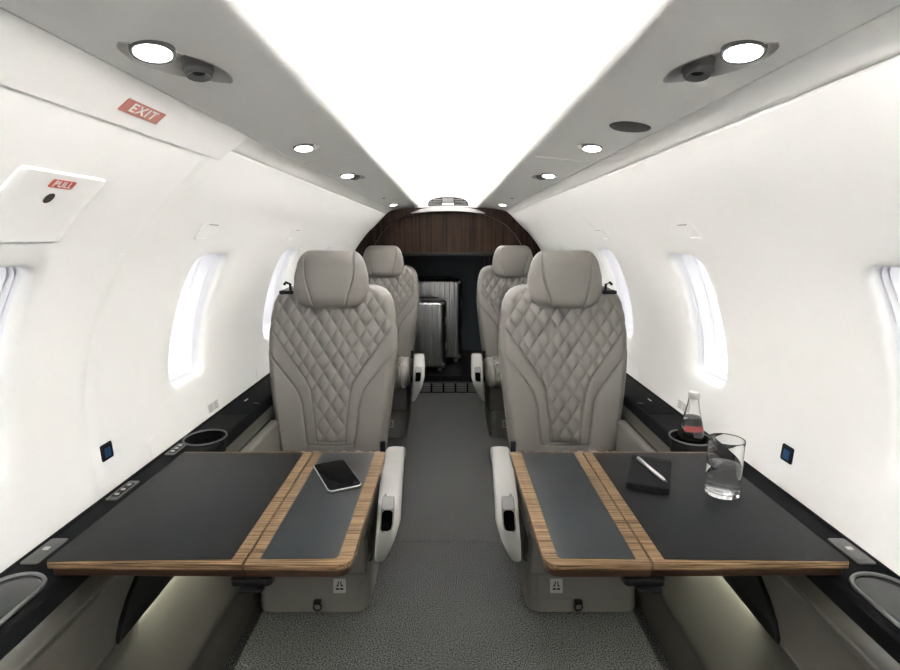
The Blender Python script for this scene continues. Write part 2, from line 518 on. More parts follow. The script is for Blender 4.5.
# unseen front partition; its doorway is added to let in fill daylight
tag(ringwall('wall_front', resample(shell_out, N_), resample([(.42, 0), (.42, .9), (.40, 1.1), (.32, 1.24), (0, 1.30), (-.32, 1.24), (-.40, 1.1), (-.42, .9), (-.42, 0)], N_), Y0-.02, Y0, 'wall'), kind='structure')
# walnut arch hugging the shell
arch_out = [(.70, 0), (.725, .3), (.742, .6), (.755, .76), (.753, .84), (.738, .91), (.708, 1.0), (.668, 1.09), (.616, 1.163), (.572, 1.215), (.523, 1.259), (.47, 1.312), (.43, 1.352), (.40, 1.366), (.33, 1.377), (.25, 1.385), (.12, 1.389), (0, 1.390)]
arch_out += [(-x, z) for x, z in arch_out[-2::-1]]
def match(outer, inner):
    # pair by angle around a centre so the ring stays even
    c = (0, .45); 
    def at(P, th):
        d = (math.cos(th), math.sin(th)); best = None
        for a, b in zip(P, P[1:]):
            ex, ez = b[0]-a[0], b[1]-a[1]; det = d[0]*(-ez)+ex*d[1]
            if abs(det) < 1e-12: continue
            rx, rz = a[0]-c[0], a[1]-c[1]
            t = (rx*(-ez)+ex*rz)/det; u = (d[0]*rz-d[1]*rx)/det
            if t > 0 and -1e-6 <= u <= 1+1e-6: best = (c[0]+d[0]*t, c[1]+d[1]*t); break
        return best
    th = [R(-25)+(PI+R(50))*i/120 for i in range(121)]
    A = [at(outer, t) for t in th]; B = [at(inner, t) for t in th]
    ok = [i for i in range(121) if A[i] and B[i]]
    return [A[i] for i in ok], [B[i] for i in ok]
A_, B_ = match(arch_out, arch_in)
arch = ringwall('walnut_arch', A_, B_, 3.955, 4.035, 'darkwood')
tag(arch, 'dark walnut arch and header panel above the baggage opening at the far end', 'arch')
hp = [(x, z) for x, z in arch_in if z >= 1.02]
hdr = [(.578, OZ)]+[(x, z) for x, z in arch_in if x > 0 and z > OZ+.01]+[(0, 1.361)]+[(x, z) for x, z in arch_in if x < 0 and z > OZ+.01]+[(-.578, OZ)]
hd = prism('header_panel', hdr, 4.004, 4.03, 'darkwood', f=lambda x, y, z: (x, z, y))
hd.parent = arch
box('lower_rail', -.575, .575, 3.996, 4.032, OZ-.022, OZ, 'black', hd, .002)
# white cap where the dome meets the bulkhead, its shade put in as grey colour
capv = resample([(.265, 1.346), (.20, 1.371), (.14, 1.383), (.07, 1.391), (0, 1.393), (-.07, 1.391), (-.14, 1.383), (-.20, 1.371), (-.265, 1.346)], 30)
capb = resample([(.26, 1.344), (.16, 1.353), (.08, 1.3585), (0, 1.361), (-.08, 1.3585), (-.16, 1.353), (-.26, 1.344)], 30)
tag(ringwall('trim_7', capv, capb, 3.93, 3.955, 'placard'), kind='structure')
ew = [(.29, 1.385)]+[(x, z+.004) for x, z in reversed(dome)]+[(-.29, 1.385)]
tag(prism('trim_8', ew, 3.985, 4.0, 'dome', f=lambda x, y, z: (x, z, y)), kind='structure')

# baggage room behind
bag = [(.60, .13), (.66, .5), (.69, .8), (.65, 1.05), (.55, 1.2), (.35, 1.33), (0, 1.38)]
bag = bag+[(-x, z) for x, z in bag[-2::-1]]
V = [(x, 4.05, z) for x, z in bag]+[(x, 5.02, z) for x, z in bag]
n = len(bag)
F = [(i, i+1, n+i+1, n+i) for i in range(n-1)]+[tuple(range(n, 2*n))]
tag(pydata('wall_rear', V, F, 'lining', angle=30), kind='structure')
o = box('baggage_platform', -.60, .60, 4.02, 5.02, .09, .132, 'black', bev=.004)
tag(o, 'raised black platform floor of the baggage room', 'platform')
gr = empty('vent_grille', (0, 4.02, 0)); tag(gr, 'silver slotted air grille below the baggage platform step', 'grille')
box('backing', -.60, .60, 0, .03, .002, .089, 'black', gr)
box('frame', -.59, .59, -.008, 0, .076, .086, 'darkmetal', gr, .001)
for zz in (.012, .026, .040, .054, .067):
    bm = bmesh.new()
    x = -.58
    while x < .57:
        add_box(bm, x, x+.078, -.007, -.001, zz, zz+.0065, .001, 1); x += .092
    bmlink('slat', bm, 'silver', gr)

# curtain at the right edge of the opening
V = []; F = []
nx = 90
for i in range(nx+1):
    t = i/nx; x = .262+t*.24; dy = .016*math.sin(t*2*PI*10)+.004*math.sin(t*31)
    V += [(x, 4.10+dy, 1.10), (x, 4.10+dy*1.15, .6), (x, 4.10+dy*1.3, .14)]
for i in range(nx):
    for q in (0, 1): F.append((3*i+q, 3*i+3+q, 3*i+4+q, 3*i+1+q))
cu = pydata('curtain', V, F, 'curtain'); sm_ = cu.modifiers.new('s', 'SOLIDIFY'); sm_.thickness = .002; baked(cu)
tag(cu, 'black pleated curtain gathered at the right of the baggage opening', 'curtain')

# ceiling end vent
cv = empty('ceiling_air_vent', (0, 3.985, 1.40)); tag(cv, 'grey louvred air vent at the far end of the ceiling dome', 'air vent')
half = [(.148, 0), (.146, .012), (.138, .028), (.12, .042), (.09, .052), (.05, .058), (0, .060)]
oc = half+[(-x, z) for x, z in half[-2::-1]]
prism('backing', oc, 0, -.006, 'black', cv, f=lambda x, y, z: (x, z, y))
bm = bmesh.new(); add_tube(bm, [(x, -.012, z) for x, z in oc], .0035, 8, closed=True)
bmlink('frame', bm, 'grey', cv)
for i in range(3):
    for s_ in (-1, 1):
        z = .008+i*.015; xe = (.138, .128, .105)[i]
        bm = bmesh.new(); x0, x1 = sorted((s_*.046, s_*xe))
        add_box(bm, x0, x1, -.022, -.006, z, z+.0045, .001, 1); bmlink('louvre', bm, 'grey', cv)
box('center_grille', -.04, .04, -.018, -.006, .020, .052, 'mesh', cv, .002)
box('center_tab', -.042, .042, -.024, -.006, .004, .017, 'white', cv, .002)

# ------------------------------------------------------------------ side panels below the ledge
sp = [(.640, .572), (.6335, .569), (.6225, .553), (.6195, .5500), (.6175, .5475), (.6180, .544), (.6205, .540), (.6215, .53), (.6160, .43), (.6120, .424),
      (.6165, .420), (.6240, .40), (.6270, .36), (.6210, .30), (.6080, .235), (.6010, .195), (.5985, .180), (.6000, .172), (.6100, .165), (.6160, .12), (.6160, 0.0)]
for s_ in (-1, 1):
    tag(extrude_y('trim_9' if s_ < 0 else 'trim_10', sp, [Y0, 0, 1, 2, 3, 3.95], 'panel', sx=s_, angle=60), kind='structure')

# ------------------------------------------------------------------ side ledges
def ledge(s_):
    nm = 'left' if s_ < 0 else 'right'
    L = empty('side_ledge', (s_*.69, 1.5, .57)); lo = Vector(L.location)
    tag(L, 'long black leather ledge running below the %s windows' % nm, 'side ledge', 'side ledges')
    P = [(.7385, .574), (.7455, .613), (.741, .613), (.735, .6105), (.640, .6105), (.6345, .609), (.631, .6045), (.6290, .579), (.6315, .575), (.640, .573)]
    ys = [Y0+.01, 3.95]
    V = []; n = len(P)
    for y in ys:
        for x, z in P: V.append((s_*x-lo.x, y-lo.y, z-lo.z))
    F = [(i, (i+1) % n, n+(i+1) % n, n+i) for i in range(n)]+[tuple(range(n)), tuple(range(n, 2*n))]
    top = pydata('ledge_top', V, F, 'ledge', L, angle=35)
    rl = extrude_y('rail', [(.6365, .5738), (.633, .572), (.6205, .5530), (.6225, .5515), (.636, .5665)], [Y0+.01, 3.94], 'rail', parent=L, closed=True, caps=True, sx=s_)
    rl.data.transform(Matrix.Translation(-lo)); rl['label'] = 'bronze grey rail under the ledge'
    cups = [(.683, 1.450, .054, .060), (.683, 2.97, .054, .060)]
    bm = bmesh.new()
    for cx, cy, a, b in cups:
        pts = [(s_*cx+a*math.cos(t*PI/24)-lo.x, cy+b*math.sin(t*PI/24)-lo.y) for t in range(48)]
        add_prism(bm, pts, -.05, .08)
    cut = bmlink('cutter', bm, 'black'); cut.location = lo
    md = top.modifiers.new('b', 'BOOLEAN'); md.operation = 'DIFFERENCE'; md.solver = 'EXACT'; md.object = cut
    baked(top); bpy.data.objects.remove(cut, do_unlink=True)
    top.data.polygons.foreach_set('use_smooth', [False]*len(top.data.polygons))
    for cx, cy, a, b in cups:
        # liner bowl + ring
        V = []; F = []; n = 48
        prof_ = [(1.04, .0425), (1.0, .0425), (.985, .040), (.97, .03), (.955, -.012), (.90, -.018), (.001, -.018)]
        for q, z in prof_:
            for t in range(n): V.append((s_*cx-lo.x+a*q*math.cos(2*PI*t/n), cy-lo.y+b*q*math.sin(2*PI*t/n), z))
        for r in range(len(prof_)-1):
            for t in range(n):
                u = (t+1) % n; F.append((r*n+t, r*n+u, (r+1)*n+u, (r+1)*n+t))
        c = pydata('cup_holder', V, F, 'ledge', L)
        bm = bmesh.new(); add_tube(bm, [(s_*cx-lo.x+(a+.001)*math.cos(2*PI*t/48), cy-lo.y+(b+.001)*math.sin(2*PI*t/48), .042) for t in range(48)], .0026, 8, closed=True)
        bmlink('cup_ring', bm, 'darkmetal', c)
    if True:
        c = prism('cup_insert', [(s_*.683-lo.x+.05*math.cos(2*PI*t/40), 1.450-lo.y+.056*math.sin(2*PI*t/40)) for t in range(40)], .0, .018 if s_ < 0 else -.008, 'lid', L, bev=.003)
    # large oval bins in the near corner
    for cy in (.737,):
        a, b = .045, .080
        pts = rrect(s_*.694-lo.x, cy-lo.y, a, b, .044, 12)
        c = prism('bin_lid', pts, .035, .0418, 'lid', L, bev=.001)
        bm = bmesh.new(); add_tube(bm, [(x, y, .0425) for x, y in pts], .0035, 8, closed=True)
        bmlink('bin_ring', bm, 'ring', c)
    # silver control plates
    plates = [(.7215, .887, .016, .040)] + ([(.722, 1.125, .013, .046), (.722, 1.365, .013, .040)] if s_ < 0 else [])
    for i, (cx, cy, a, b) in enumerate(plates):
        c = prism('control_plate', rrect(s_*cx-lo.x, cy-lo.y, a, b, .005), .0395, .0425, 'darkmetal', L, bev=.001)
        prism('recess', rrect(s_*cx-lo.x, cy-lo.y, a*.62, b*.72, .004), .0424, .0432, 'black' if i else 'darkmetal', c, bev=.0004)
        for q in ((-.5, 0, .5) if i else (.1,)):
            prism('button', rrect(s_*cx-lo.x, cy-lo.y+q*b, a*.34, a*.30, .002), .043, .0446, 'silver', c, bev=.0006)
    # stowage lids further back
    for y0, y1 in ((1.66, 2.14), (2.20, 2.80)):
        c = prism('stowage_lid', rrect(s_*.686-lo.x, (y0+y1)/2-lo.y, .043, (y1-y0)/2, .006), .0398, .0420, 'ledge', L, bev=.0012)
        prism('silver_mark', rrect(s_*.700-lo.x, y0+.15-lo.y, .003, .014, .001), .0415, .0426, 'silver', c)
        prism('pull_tab', rrect(s_*.650-lo.x, y0+.10-lo.y, .010, .009, .003), .0415, .0450, 'black', c, bev=.001)
ledge(-1); ledge(1)

# table stowage flaps with a lamp beneath
for s_ in (-1, 1):
    nm = 'left' if s_ < 0 else 'right'
    T = empty('table_pocket_flap', (s_*.615, 1.1, .43)); lo = Vector(T.location)
    tag(T, 'black pointed flap with a light below it on the lower %s side panel' % nm, 'flap', 'lit flaps beneath the tables')
    pts = [(.885, .424), (.905, .455), (.935, .482), (.985, .512), (1.06, .522), (1.33, .522), (1.33, .424)]
    def fx(y, z, d, s_=s_, lo=lo):
        xb = .6160+(z-.43)*.055
        return (s_*(xb-d)-lo.x, y-lo.y, z-lo.z)
    prism('flap', pts, 0, .009, 'black', T, bev=.002, f=fx)
    bm = bmesh.new(); x0, x1 = sorted((s_*.6125-lo.x, s_*.6155-lo.x))
    add_box(bm, x0, x1, .98-lo.y, 1.31-lo.y, .4200-lo.z, .4226-lo.z); bmlink('lamp_strip', bm, 'kneelamp', T, smooth=False)

# ------------------------------------------------------------------ seats
PX, PZ = .049, .0745
def interp(P, z):
    if z <= P[0][0]: return P[0][1]
    for a, b in zip(P, P[1:]):
        if z <= b[0]: 
            t = (z-a[0])/(b[0]-a[0]); return a[1]+(b[1]-a[1])*t
    return P[-1][1]
def smooth_tab(P, z, w=.012):
    return sum(interp(P, z+w*q) for q in (-1, -.5, 0, .5, 1))/5
HW = [(.40, .180), (.44, .188), (.53, .200), (.62, .211), (.70, .220), (.77, .226), (.84, .224), (.90, .217), (.94, .209), (.965, .198), (.982, .182), (.993, .160), (1.0, .128)]
B1 = [(.46, .049), (.50, .052), (.58, .060), (.645, .068), (.675, .080), (.861, .213), (.90, .24), (1.1, .40)]
B2 = [(.44, .079), (.46, .083), (.54, .093), (.60, .099), (.638, .112), (.67, .135), (.77, .215), (.9, .33)]
def gro(d, w): return math.exp(-(d/w)**2)
def dist_curve(P, x, z):
    # perpendicular-ish distance to curve |x|=P(z)
    x = abs(x); e = .004
    b = smooth_tab(P, z); sl = (smooth_tab(P, z+e)-smooth_tab(P, z-e))/(2*e)
    return (x-b)/math.sqrt(1+sl*sl)
def quilt(x, z):
    L = 1/math.sqrt(1/PX**2+1/PZ**2)
    a = x/PX+z/PZ; b = x/PX-z/PZ
    da = abs(a-round(a))*L; db = abs(b-round(b))*L
    d = min(da, db)
    pill = .0078*(1-math.exp(-da/.007))*(1-math.exp(-db/.007))
    return pill
def relief(x, z):
    d1 = dist_curve(B1, x, z); d2 = dist_curve(B2, x, z)
    zb = .466+ (x/.06)**2*.002
    h = 0
    if d1 < 0 and z > zb:
        h += quilt(x, z)*min(1, -d1/.004)*min(1, (z-zb)/.004)
    if z > zb-.003: h -= .0045*gro(d1, .0028)
    if z > .452: h -= .0050*gro(d2, .0030)
    if d1 < .002: h -= .0035*gro(z-zb, .003)
    if d2 < .002 : h -= .0030*gro(z-(zb-.012), .003)
    if d1 > 0 and d2 < 0: h += .0022*(1-math.exp(d2/.01))*(1-math.exp(-d1/.01))
    if d2 > 0: h += .014*(1-math.exp(-d2/.05)) if z > .44 else .008
    return h

def backrest(parent, m='leather'):
    NU, NV = 190, 232
    z0, z1 = .40, 1.0
    V = []; F = []
    zs = [z0+(z1-z0)*j/NV for j in range(NV+1)]
    us = [-1+2*i/NU for i in range(NU+1)]
    def yb(z):  return 1.785+(z-.45)*.19 - .010*math.sin(min(1, max(0, (z-.45)/.5))*PI)   # front surface at the centre
    for z in zs:
        w = interp(HW, z)
        for u in us:
            x = u*w
            edge = 1-abs(u)
            rim = 0.040*(max(0, 1-edge*w/.030))**2.2            # roll back at the sides
            top = .030*(max(0, 1-(1.0-z)/.028))**2.2
            y = yb(z)-relief(x, z)+rim+top
            V.append((x, y, z))
    n = NU+1
    for j in range(NV):
        for i in range(NU):
            F.append((j*n+i, j*n+i+1, (j+1)*n+i+1, (j+1)*n+i))
    # back shell: fewer columns, from the rim around the rear
    rings = []
    per = [(0, j) for j in range(0, NV+1)]+[(i, NV) for i in range(1, NU+1)]+[(NU, j) for j in range(NV-1, -1, -1)]
    idx = [j*n+i for i, j in per]
    prev = idx
    for (ins, dy) in ((-.001, .022), (.000, .060), (.008, .088), (.030, .104), (.07, .110)):
        cur = []
        for (i, j) in per:
            x, y, z = V[j*n+i]
            cx_, cz_ = 0, .70
            nx_ = x*(1-ins/.226); nz_ = z-(z-.72)*ins/.30 if z > .72 else z
            yy = yb(z)+.040+dy*.9
            V.append((nx_, yy, nz_)); cur.append(len(V)-1)
        for k_ in range(len(per)-1):
            F.append((prev[k_], prev[k_+1], cur[k_+1], cur[k_]))
        prev = cur
    # cap rear: connect left/right columns
    m_ = len(per); half_ = NV
    for j in range(NV):
        a, b = prev[j], prev[j+1]; c, d = prev[m_-1-j], prev[m_-2-j]
        F.append((a, b, d, c))
    F.append(tuple(prev[NV:m_-NV]))
    return pydata('backrest', V, F, m, parent)

def headrest(parent):
    # superellipsoid-like cushion with outline trapezoid
    bm = bmesh.new()
    z0, z1 = .925, 1.123; NV, NA = 110, 420
    rows = []
    for j in range(NV+1):
        t = j/NV; z = z0+(z1-z0)*t
        base = interp([(0, .112), (.15, .123), (.35, .132), (.55, .130), (.75, .120), (.9, .110), (1, .102)], t)
        k_ = min(1, (t*(z1-z0))/.045); k2 = min(1, ((1-t)*(z1-z0))/.045)
        cap = (1-(1-k_)**2.3)**(1/2.3) if k_ < 1 else 1
        cap2 = (1-(1-k2)**2.3)**(1/2.3) if k2 < 1 else 1
        w = base*(.70+.30*min(cap, cap2)) if 0 < t < 1 else base*.70
        dpt = .056*(.25+.75*min(cap, cap2)) if 0 < t < 1 else .056*.25
        ln = (z-.93)*.12
        row = []
        for i in range(NA):
            a = 2*PI*i/NA; c, s_ = math.cos(a), math.sin(a)
            ex = 2/3.2
            x = w*math.copysign(abs(c)**ex, c); y = dpt*math.copysign(abs(s_)**ex, s_)
            if y < 0:   # front seams
                u = x/base; sx_ = interp([(0, .46), (.3, .53), (.7, .70), (1, .80)], t)
                d = (abs(u)-sx_)*base
                if .0 < t < .97: y += .0042*gro(d, .0030)
                if abs(u) > sx_: y += .0
                y += .010*(abs(u))**2
            row.append(bm.verts.new((x*.985, 1.885+y+ln, z)))
        rows.append(row)
    for A, B in zip(rows, rows[1:]):
        for i in range(NA): bm.faces.new((A[i], A[(i+1) % NA], B[(i+1) % NA], B[i]))
    bm.faces.new(rows[0]); bm.faces.new(rows[-1])
    h = bmlink('headrest', bm, 'leather', parent, angle=75)
    return h

def cushion(parent):
    # quilted seat cushion with rounded nose
    NU, NV = 110, 150
    path = []   # (y, z) from rear top round the nose to the underside
    for i in range(60): path.append((1.80-(1.80-1.385)*i/60, .422+.056*min(1, i/34)**.8))
    for i in range(31):
        a = PI/2+PI*i/30; path.append((1.385+.062*math.cos(a), .418+.060*math.sin(a)))
    L = [0]
    for a, b in zip(path, path[1:]): L.append(L[-1]+math.dist(a, b))
    P2 = []
    for k_ in range(NV+1):
        t = L[-1]*k_/NV; i = min(bisect.bisect_right(L, t)-1, len(path)-2)
        q = (t-L[i])/(L[i+1]-L[i]); a, b = path[i], path[i+1]
        ty, tz = b[0]-a[0], b[1]-a[1]; l = math.hypot(ty, tz)
        P2.append((a[0]+ty*q, a[1]+tz*q, -(-tz/l), -(ty/l), t))
    V = []; F = []
    for (y, z, ny, nz, t) in P2:
        for i in range(NU+1):
            u = -1+2*i/NU; x = u*.192
            dd = (1-abs(u))*.192
            h = 0
            if abs(x) < .150: h = quilt(x, t)*1.3*min(1, (.150-abs(x))/.006)
            h -= .004*gro(abs(x)-.152, .003)
            h += .006 if abs(x) > .156 else 0
            h -= .030*(max(0, 1-dd/.024))**2.2
            # normal: (ny,nz)= outward
            V.append((x, y+(-1 if False else 1)*h*(ny if True else 0), z+h*nz))
    n = NU+1
    for j in range(NV):
        for i in range(NU): F.append((j*n+i, j*n+i+1, (j+1)*n+i+1, (j+1)*n+i))
    # close with sides and bottom
    base = len(V)
    for (i) in (0, NU):
        lower = []
        for j in range(NV+1):
            x, y, z = V[j*n+i]; V.append((x, y, min(z, .365) if j < NV else z)); lower.append(len(V)-1)
        for j in range(NV): F.append((j*n+i, (j+1)*n+i, lower[j+1], lower[j]))
    return pydata('seat_cushion', V, F, 'leather', parent, angle=60)

def armrest(parent, s_):
    """s_: which local x side it stands on (+1 right). x measured from seat centre"""
    side = [(1.80, .400), (1.775, .452), (1.70, .477), (1.60, .486), (1.48, .486), (1.41, .478), (1.36, .460), (1.328, .432), (1.312, .395), (1.312, .355), (1.328, .318), (1.36, .287), (1.42, .262), (1.50, .252), (1.76, .260)]
    P = catmull(side, 5)
    def f(y, z, d):
        fr = min(1, max(0, (1.70-y)/.36))
        w = interp([(.25, .018), (.29, .024), (.37, .050), (.42, .062), (.5, .067)], z)
        lowin = interp([(.25, -.016), (.33, -.008), (.42, 0)], z)
        return (s_*(.200+.019*fr+lowin+d*w), y, z)
    bm = bmesh.new(); n = len(P)
    lay = []
    # rounded slab: offsets toward centroid near the faces
    cy, cz = 1.53, .37
    for d, ins in ((0, .014), (.03, .006), (.10, .001), (.2, 0), (.5, -.0015), (.8, 0), (.90, .001), (.97, .006), (1, .014)):
        ring = []
        for i, (y, z) in enumerate(P):
            a, b = P[max(i-1, 0)], P[min(i+1, n-1)]
            ty, tz = b[0]-a[0], b[1]-a[1]; l = math.hypot(ty, tz)
            ny, nz = -tz/l, ty/l   # inward guess
            if (cy-y)*ny+(cz-z)*nz < 0: ny, nz = -ny, -nz
            ring.append(bm.verts.new(f(y+ny*ins, z+nz*ins, d)))
        lay.append(ring)
    for A, B in zip(lay, lay[1:]):
        for i in range(n): bm.faces.new((A[i], A[(i+1) % n], B[(i+1) % n], B[i]))
    bm.faces.new(lay[0]); bm.faces.new(lay[-1])
    a_ = bmlink('armrest', bm, 'arm', parent, angle=50)
    # control recess, switch
    def onarm(u, w_, h, ):
        # u along path 0..1 between the top front and lower nose, w_ across
        pts = [(1.415, .480), (1.36, .461), (1.328, .433), (1.313, .398), (1.311, .36)]
        q = catmull(pts, 8); i = u*(len(q)-1); k_ = int(min(i, len(q)-2)); fr = i-k_
        y = q[k_][0]+(q[k_+1][0]-q[k_][0])*fr; z = q[k_][1]+(q[k_+1][1]-q[k_][1])*fr
        ty, tz = q[k_+1][0]-q[k_][0], q[k_+1][1]-q[k_][1]; l = math.hypot(ty, tz)
        ny, nz = tz/l, -ty/l
        return f(y+ny*h, z+nz*h, w_)
    def plate(nm, u0, u1, w0, w1, h, m, par):
        bm = bmesh.new(); K = 12
        rows = []
        for lvl in (0, 1):
            for k_ in range(K+1):
                u = u0+(u1-u0)*k_/K
                e = min(1, min(k_, K-k_)/2.5); e = math.sqrt(1-(1-e)**2)*.5+.5
                wc, wh = (w0+w1)/2, (w1-w0)/2*e
                rows.append([bm.verts.new(onarm(u, wc+wh*q_, h if lvl else -.003)) for q_ in (-1, -.5, 0, .5, 1)])
        T_ = rows[K+1:]; B_2 = rows[:K+1]
        for A, B in zip(T_, T_[1:]):
            for i in range(4): bm.faces.new((A[i], A[i+1], B[i+1], B[i]))
        for i in (0, 4):
            for k_ in range(K): bm.faces.new((T_[k_][i], T_[k_+1][i], B_2[k_+1][i], B_2[k_][i]))
        for k_ in (0, K):
            for i in range(4): bm.faces.new((T_[k_][i], T_[k_][i+1], B_2[k_][i+1], B_2[k_][i]))
        return bmlink(nm, bm, m, par)
    plate('control_bezel', .13, .74, .16, .72, .0010, 'mesh', a_)
    plate('control_switch', .17, .37, .21, .67, .0036, 'ring', a_)
    plate('control_rocker', .38, .71, .21, .67, .0032, 'gloss', a_)
    return a_

def make_seat(outer):
    """outer: local x side that faces the cabin wall (-1 left seat)"""
    S = empty('passenger_seat', (0, 0, 0))
    backrest(S); headrest(S); cushion(S)
    armrest(S, -outer)
    # outboard armrest, plain and lower
    box('outer_armrest', *sorted((outer*.176, outer*.208)), 1.34, 1.80, .36, .546, 'leather', S, .012, 4)
    # headrest posts
    for x in (-.05, .05):
        bm = bmesh.new(); add_tube(bm, [(x, 1.905, .93), (x, 1.905, .99)], .006, 10)
        bmlink('headrest_post', bm, 'darkmetal', S)
    # rear shell
    box('front_fascia', -.178, .178, 1.40, 1.44, .215, .362, 'fascia', S, .012, 4)
    box('underframe', -.170, .170, 1.56, 1.86, .155, .365, 'dark', S, .01)
    for x in (-.155, .155):
        bm = bmesh.new(); add_tube(bm, [(x, 1.47, .24), (x, 1.53, .20), (x, 1.60, .14)], .009, 10); bmlink('support_strut', bm, 'darkmetal', S)
    # skirt: bevelled box flaring to the rear
    bm = bmesh.new()
    ox = outer*.017
    add_prism(bm, rrect(ox, 1.765, .176, .240, (.03, .03, .045, .045), 8), .006, .178, .018)
    for v in bm.verts:
        if v.co.y < 1.60: v.co.y += (v.co.z-.006)*.16
        v.co.x = ox+(v.co.x-ox)*(1+max(0, (v.co.z-.02))*.10)
    sk = bmlink('base_skirt', bm, 'shell', S, angle=35)
    prism('front_cover', rrect(ox, .104, .145, .058, .016), 0, -.0022, 'shell', sk, bev=.001,
          f=lambda x, y, z: (x, 1.5248+z+(y-.006)*.16, y))
    bx_ = (.068 if outer < 0 else -.068)
    lb = prism('life_vest_label', rrect(bx_, .090, .0195, .0225, .004), 0, -.0036, 'placard', sk, f=lambda x, y, z: (x, 1.5248+z+(y-.006)*.16, y))
    def lf(x, y, z): return (bx_+x*1.2, 1.5248+z+(y*1.2-.006+.090)*.16, .090+y*1.2)
    bm = bmesh.new()
    for s2 in (-1, 1):
        add_prism(bm, [(s2*.0015, .010), (s2*.005, .012), (s2*.0045, .005), (s2*.010, -.001), (s2*.003, -.001), (s2*.0025, .004)], -.0030, -.0042, f=lf)
        add_prism(bm, [(s2*.001, -.0055), (s2*.010, -.0055), (s2*.010, -.010), (s2*.001, -.010)], -.0030, -.0042, f=lf)
    bmlink('label_print', bm, 'black', lb, smooth=False)
    # D-ring
    bm = bmesh.new(); pts = [(.012*math.cos(a), 1.516+.0, .030+.012*math.sin(a)) for a in [2*PI*i/20 for i in range(20)]]
    add_tube(bm, pts, .0028, 8, closed=True); add_box(bm, -.012, .012, 1.512, 1.532, .040, .049, .002, 2)
    bmlink('tether_ring', bm, 'black', sk)
    # shoulder belt guide on the wall side
    bm = bmesh.new(); x = outer*.150
    add_tube(bm, [(x-outer*.010, 1.885, .975), (x-outer*.010, 1.880, 1.008), (x+outer*.004, 1.880, 1.014), (x+outer*.012, 1.885, 1.006)], .0048, 8)
    add_box(bm, min(x-outer*.02, x+outer*.03), max(x-outer*.02, x+outer*.03), 1.878, 1.92, .972, .985, .003, 2)
    bmlink('belt_guide', bm, 'black', S)
    # lap belt buckle strap between cushion and aisle armrest
    bm = bmesh.new(); add_box(bm, *sorted((-outer*.178, -outer*.196)), 1.735, 1.750, .440, .486, .003, 2)
    bmlink('belt_buckle', bm, 'black', S)
    return S
seatL = make_seat(-1); seatR = make_seat(1)
SG = 'taupe leather cabin seats'
for o, side, far in ((seatL, -1, 0), (seatR, 1, 0), (copy_tree(seatL), -1, 1), (copy_tree(seatR), 1, 1)):
    o.location = (side*.408, 1.52*far, 0)
    nm = 'left' if side < 0 else 'right'
    lab = ('taupe quilted leather seat behind the table with the phone' if side < 0 else 'taupe quilted leather seat behind the table with the glass') if not far else \
          ('distant taupe quilted leather seat left of the aisle, beside the suitcases' if side < 0 else 'distant taupe quilted leather seat right of the aisle, beside the curtain')
    tag(o, lab, 'seat', SG)

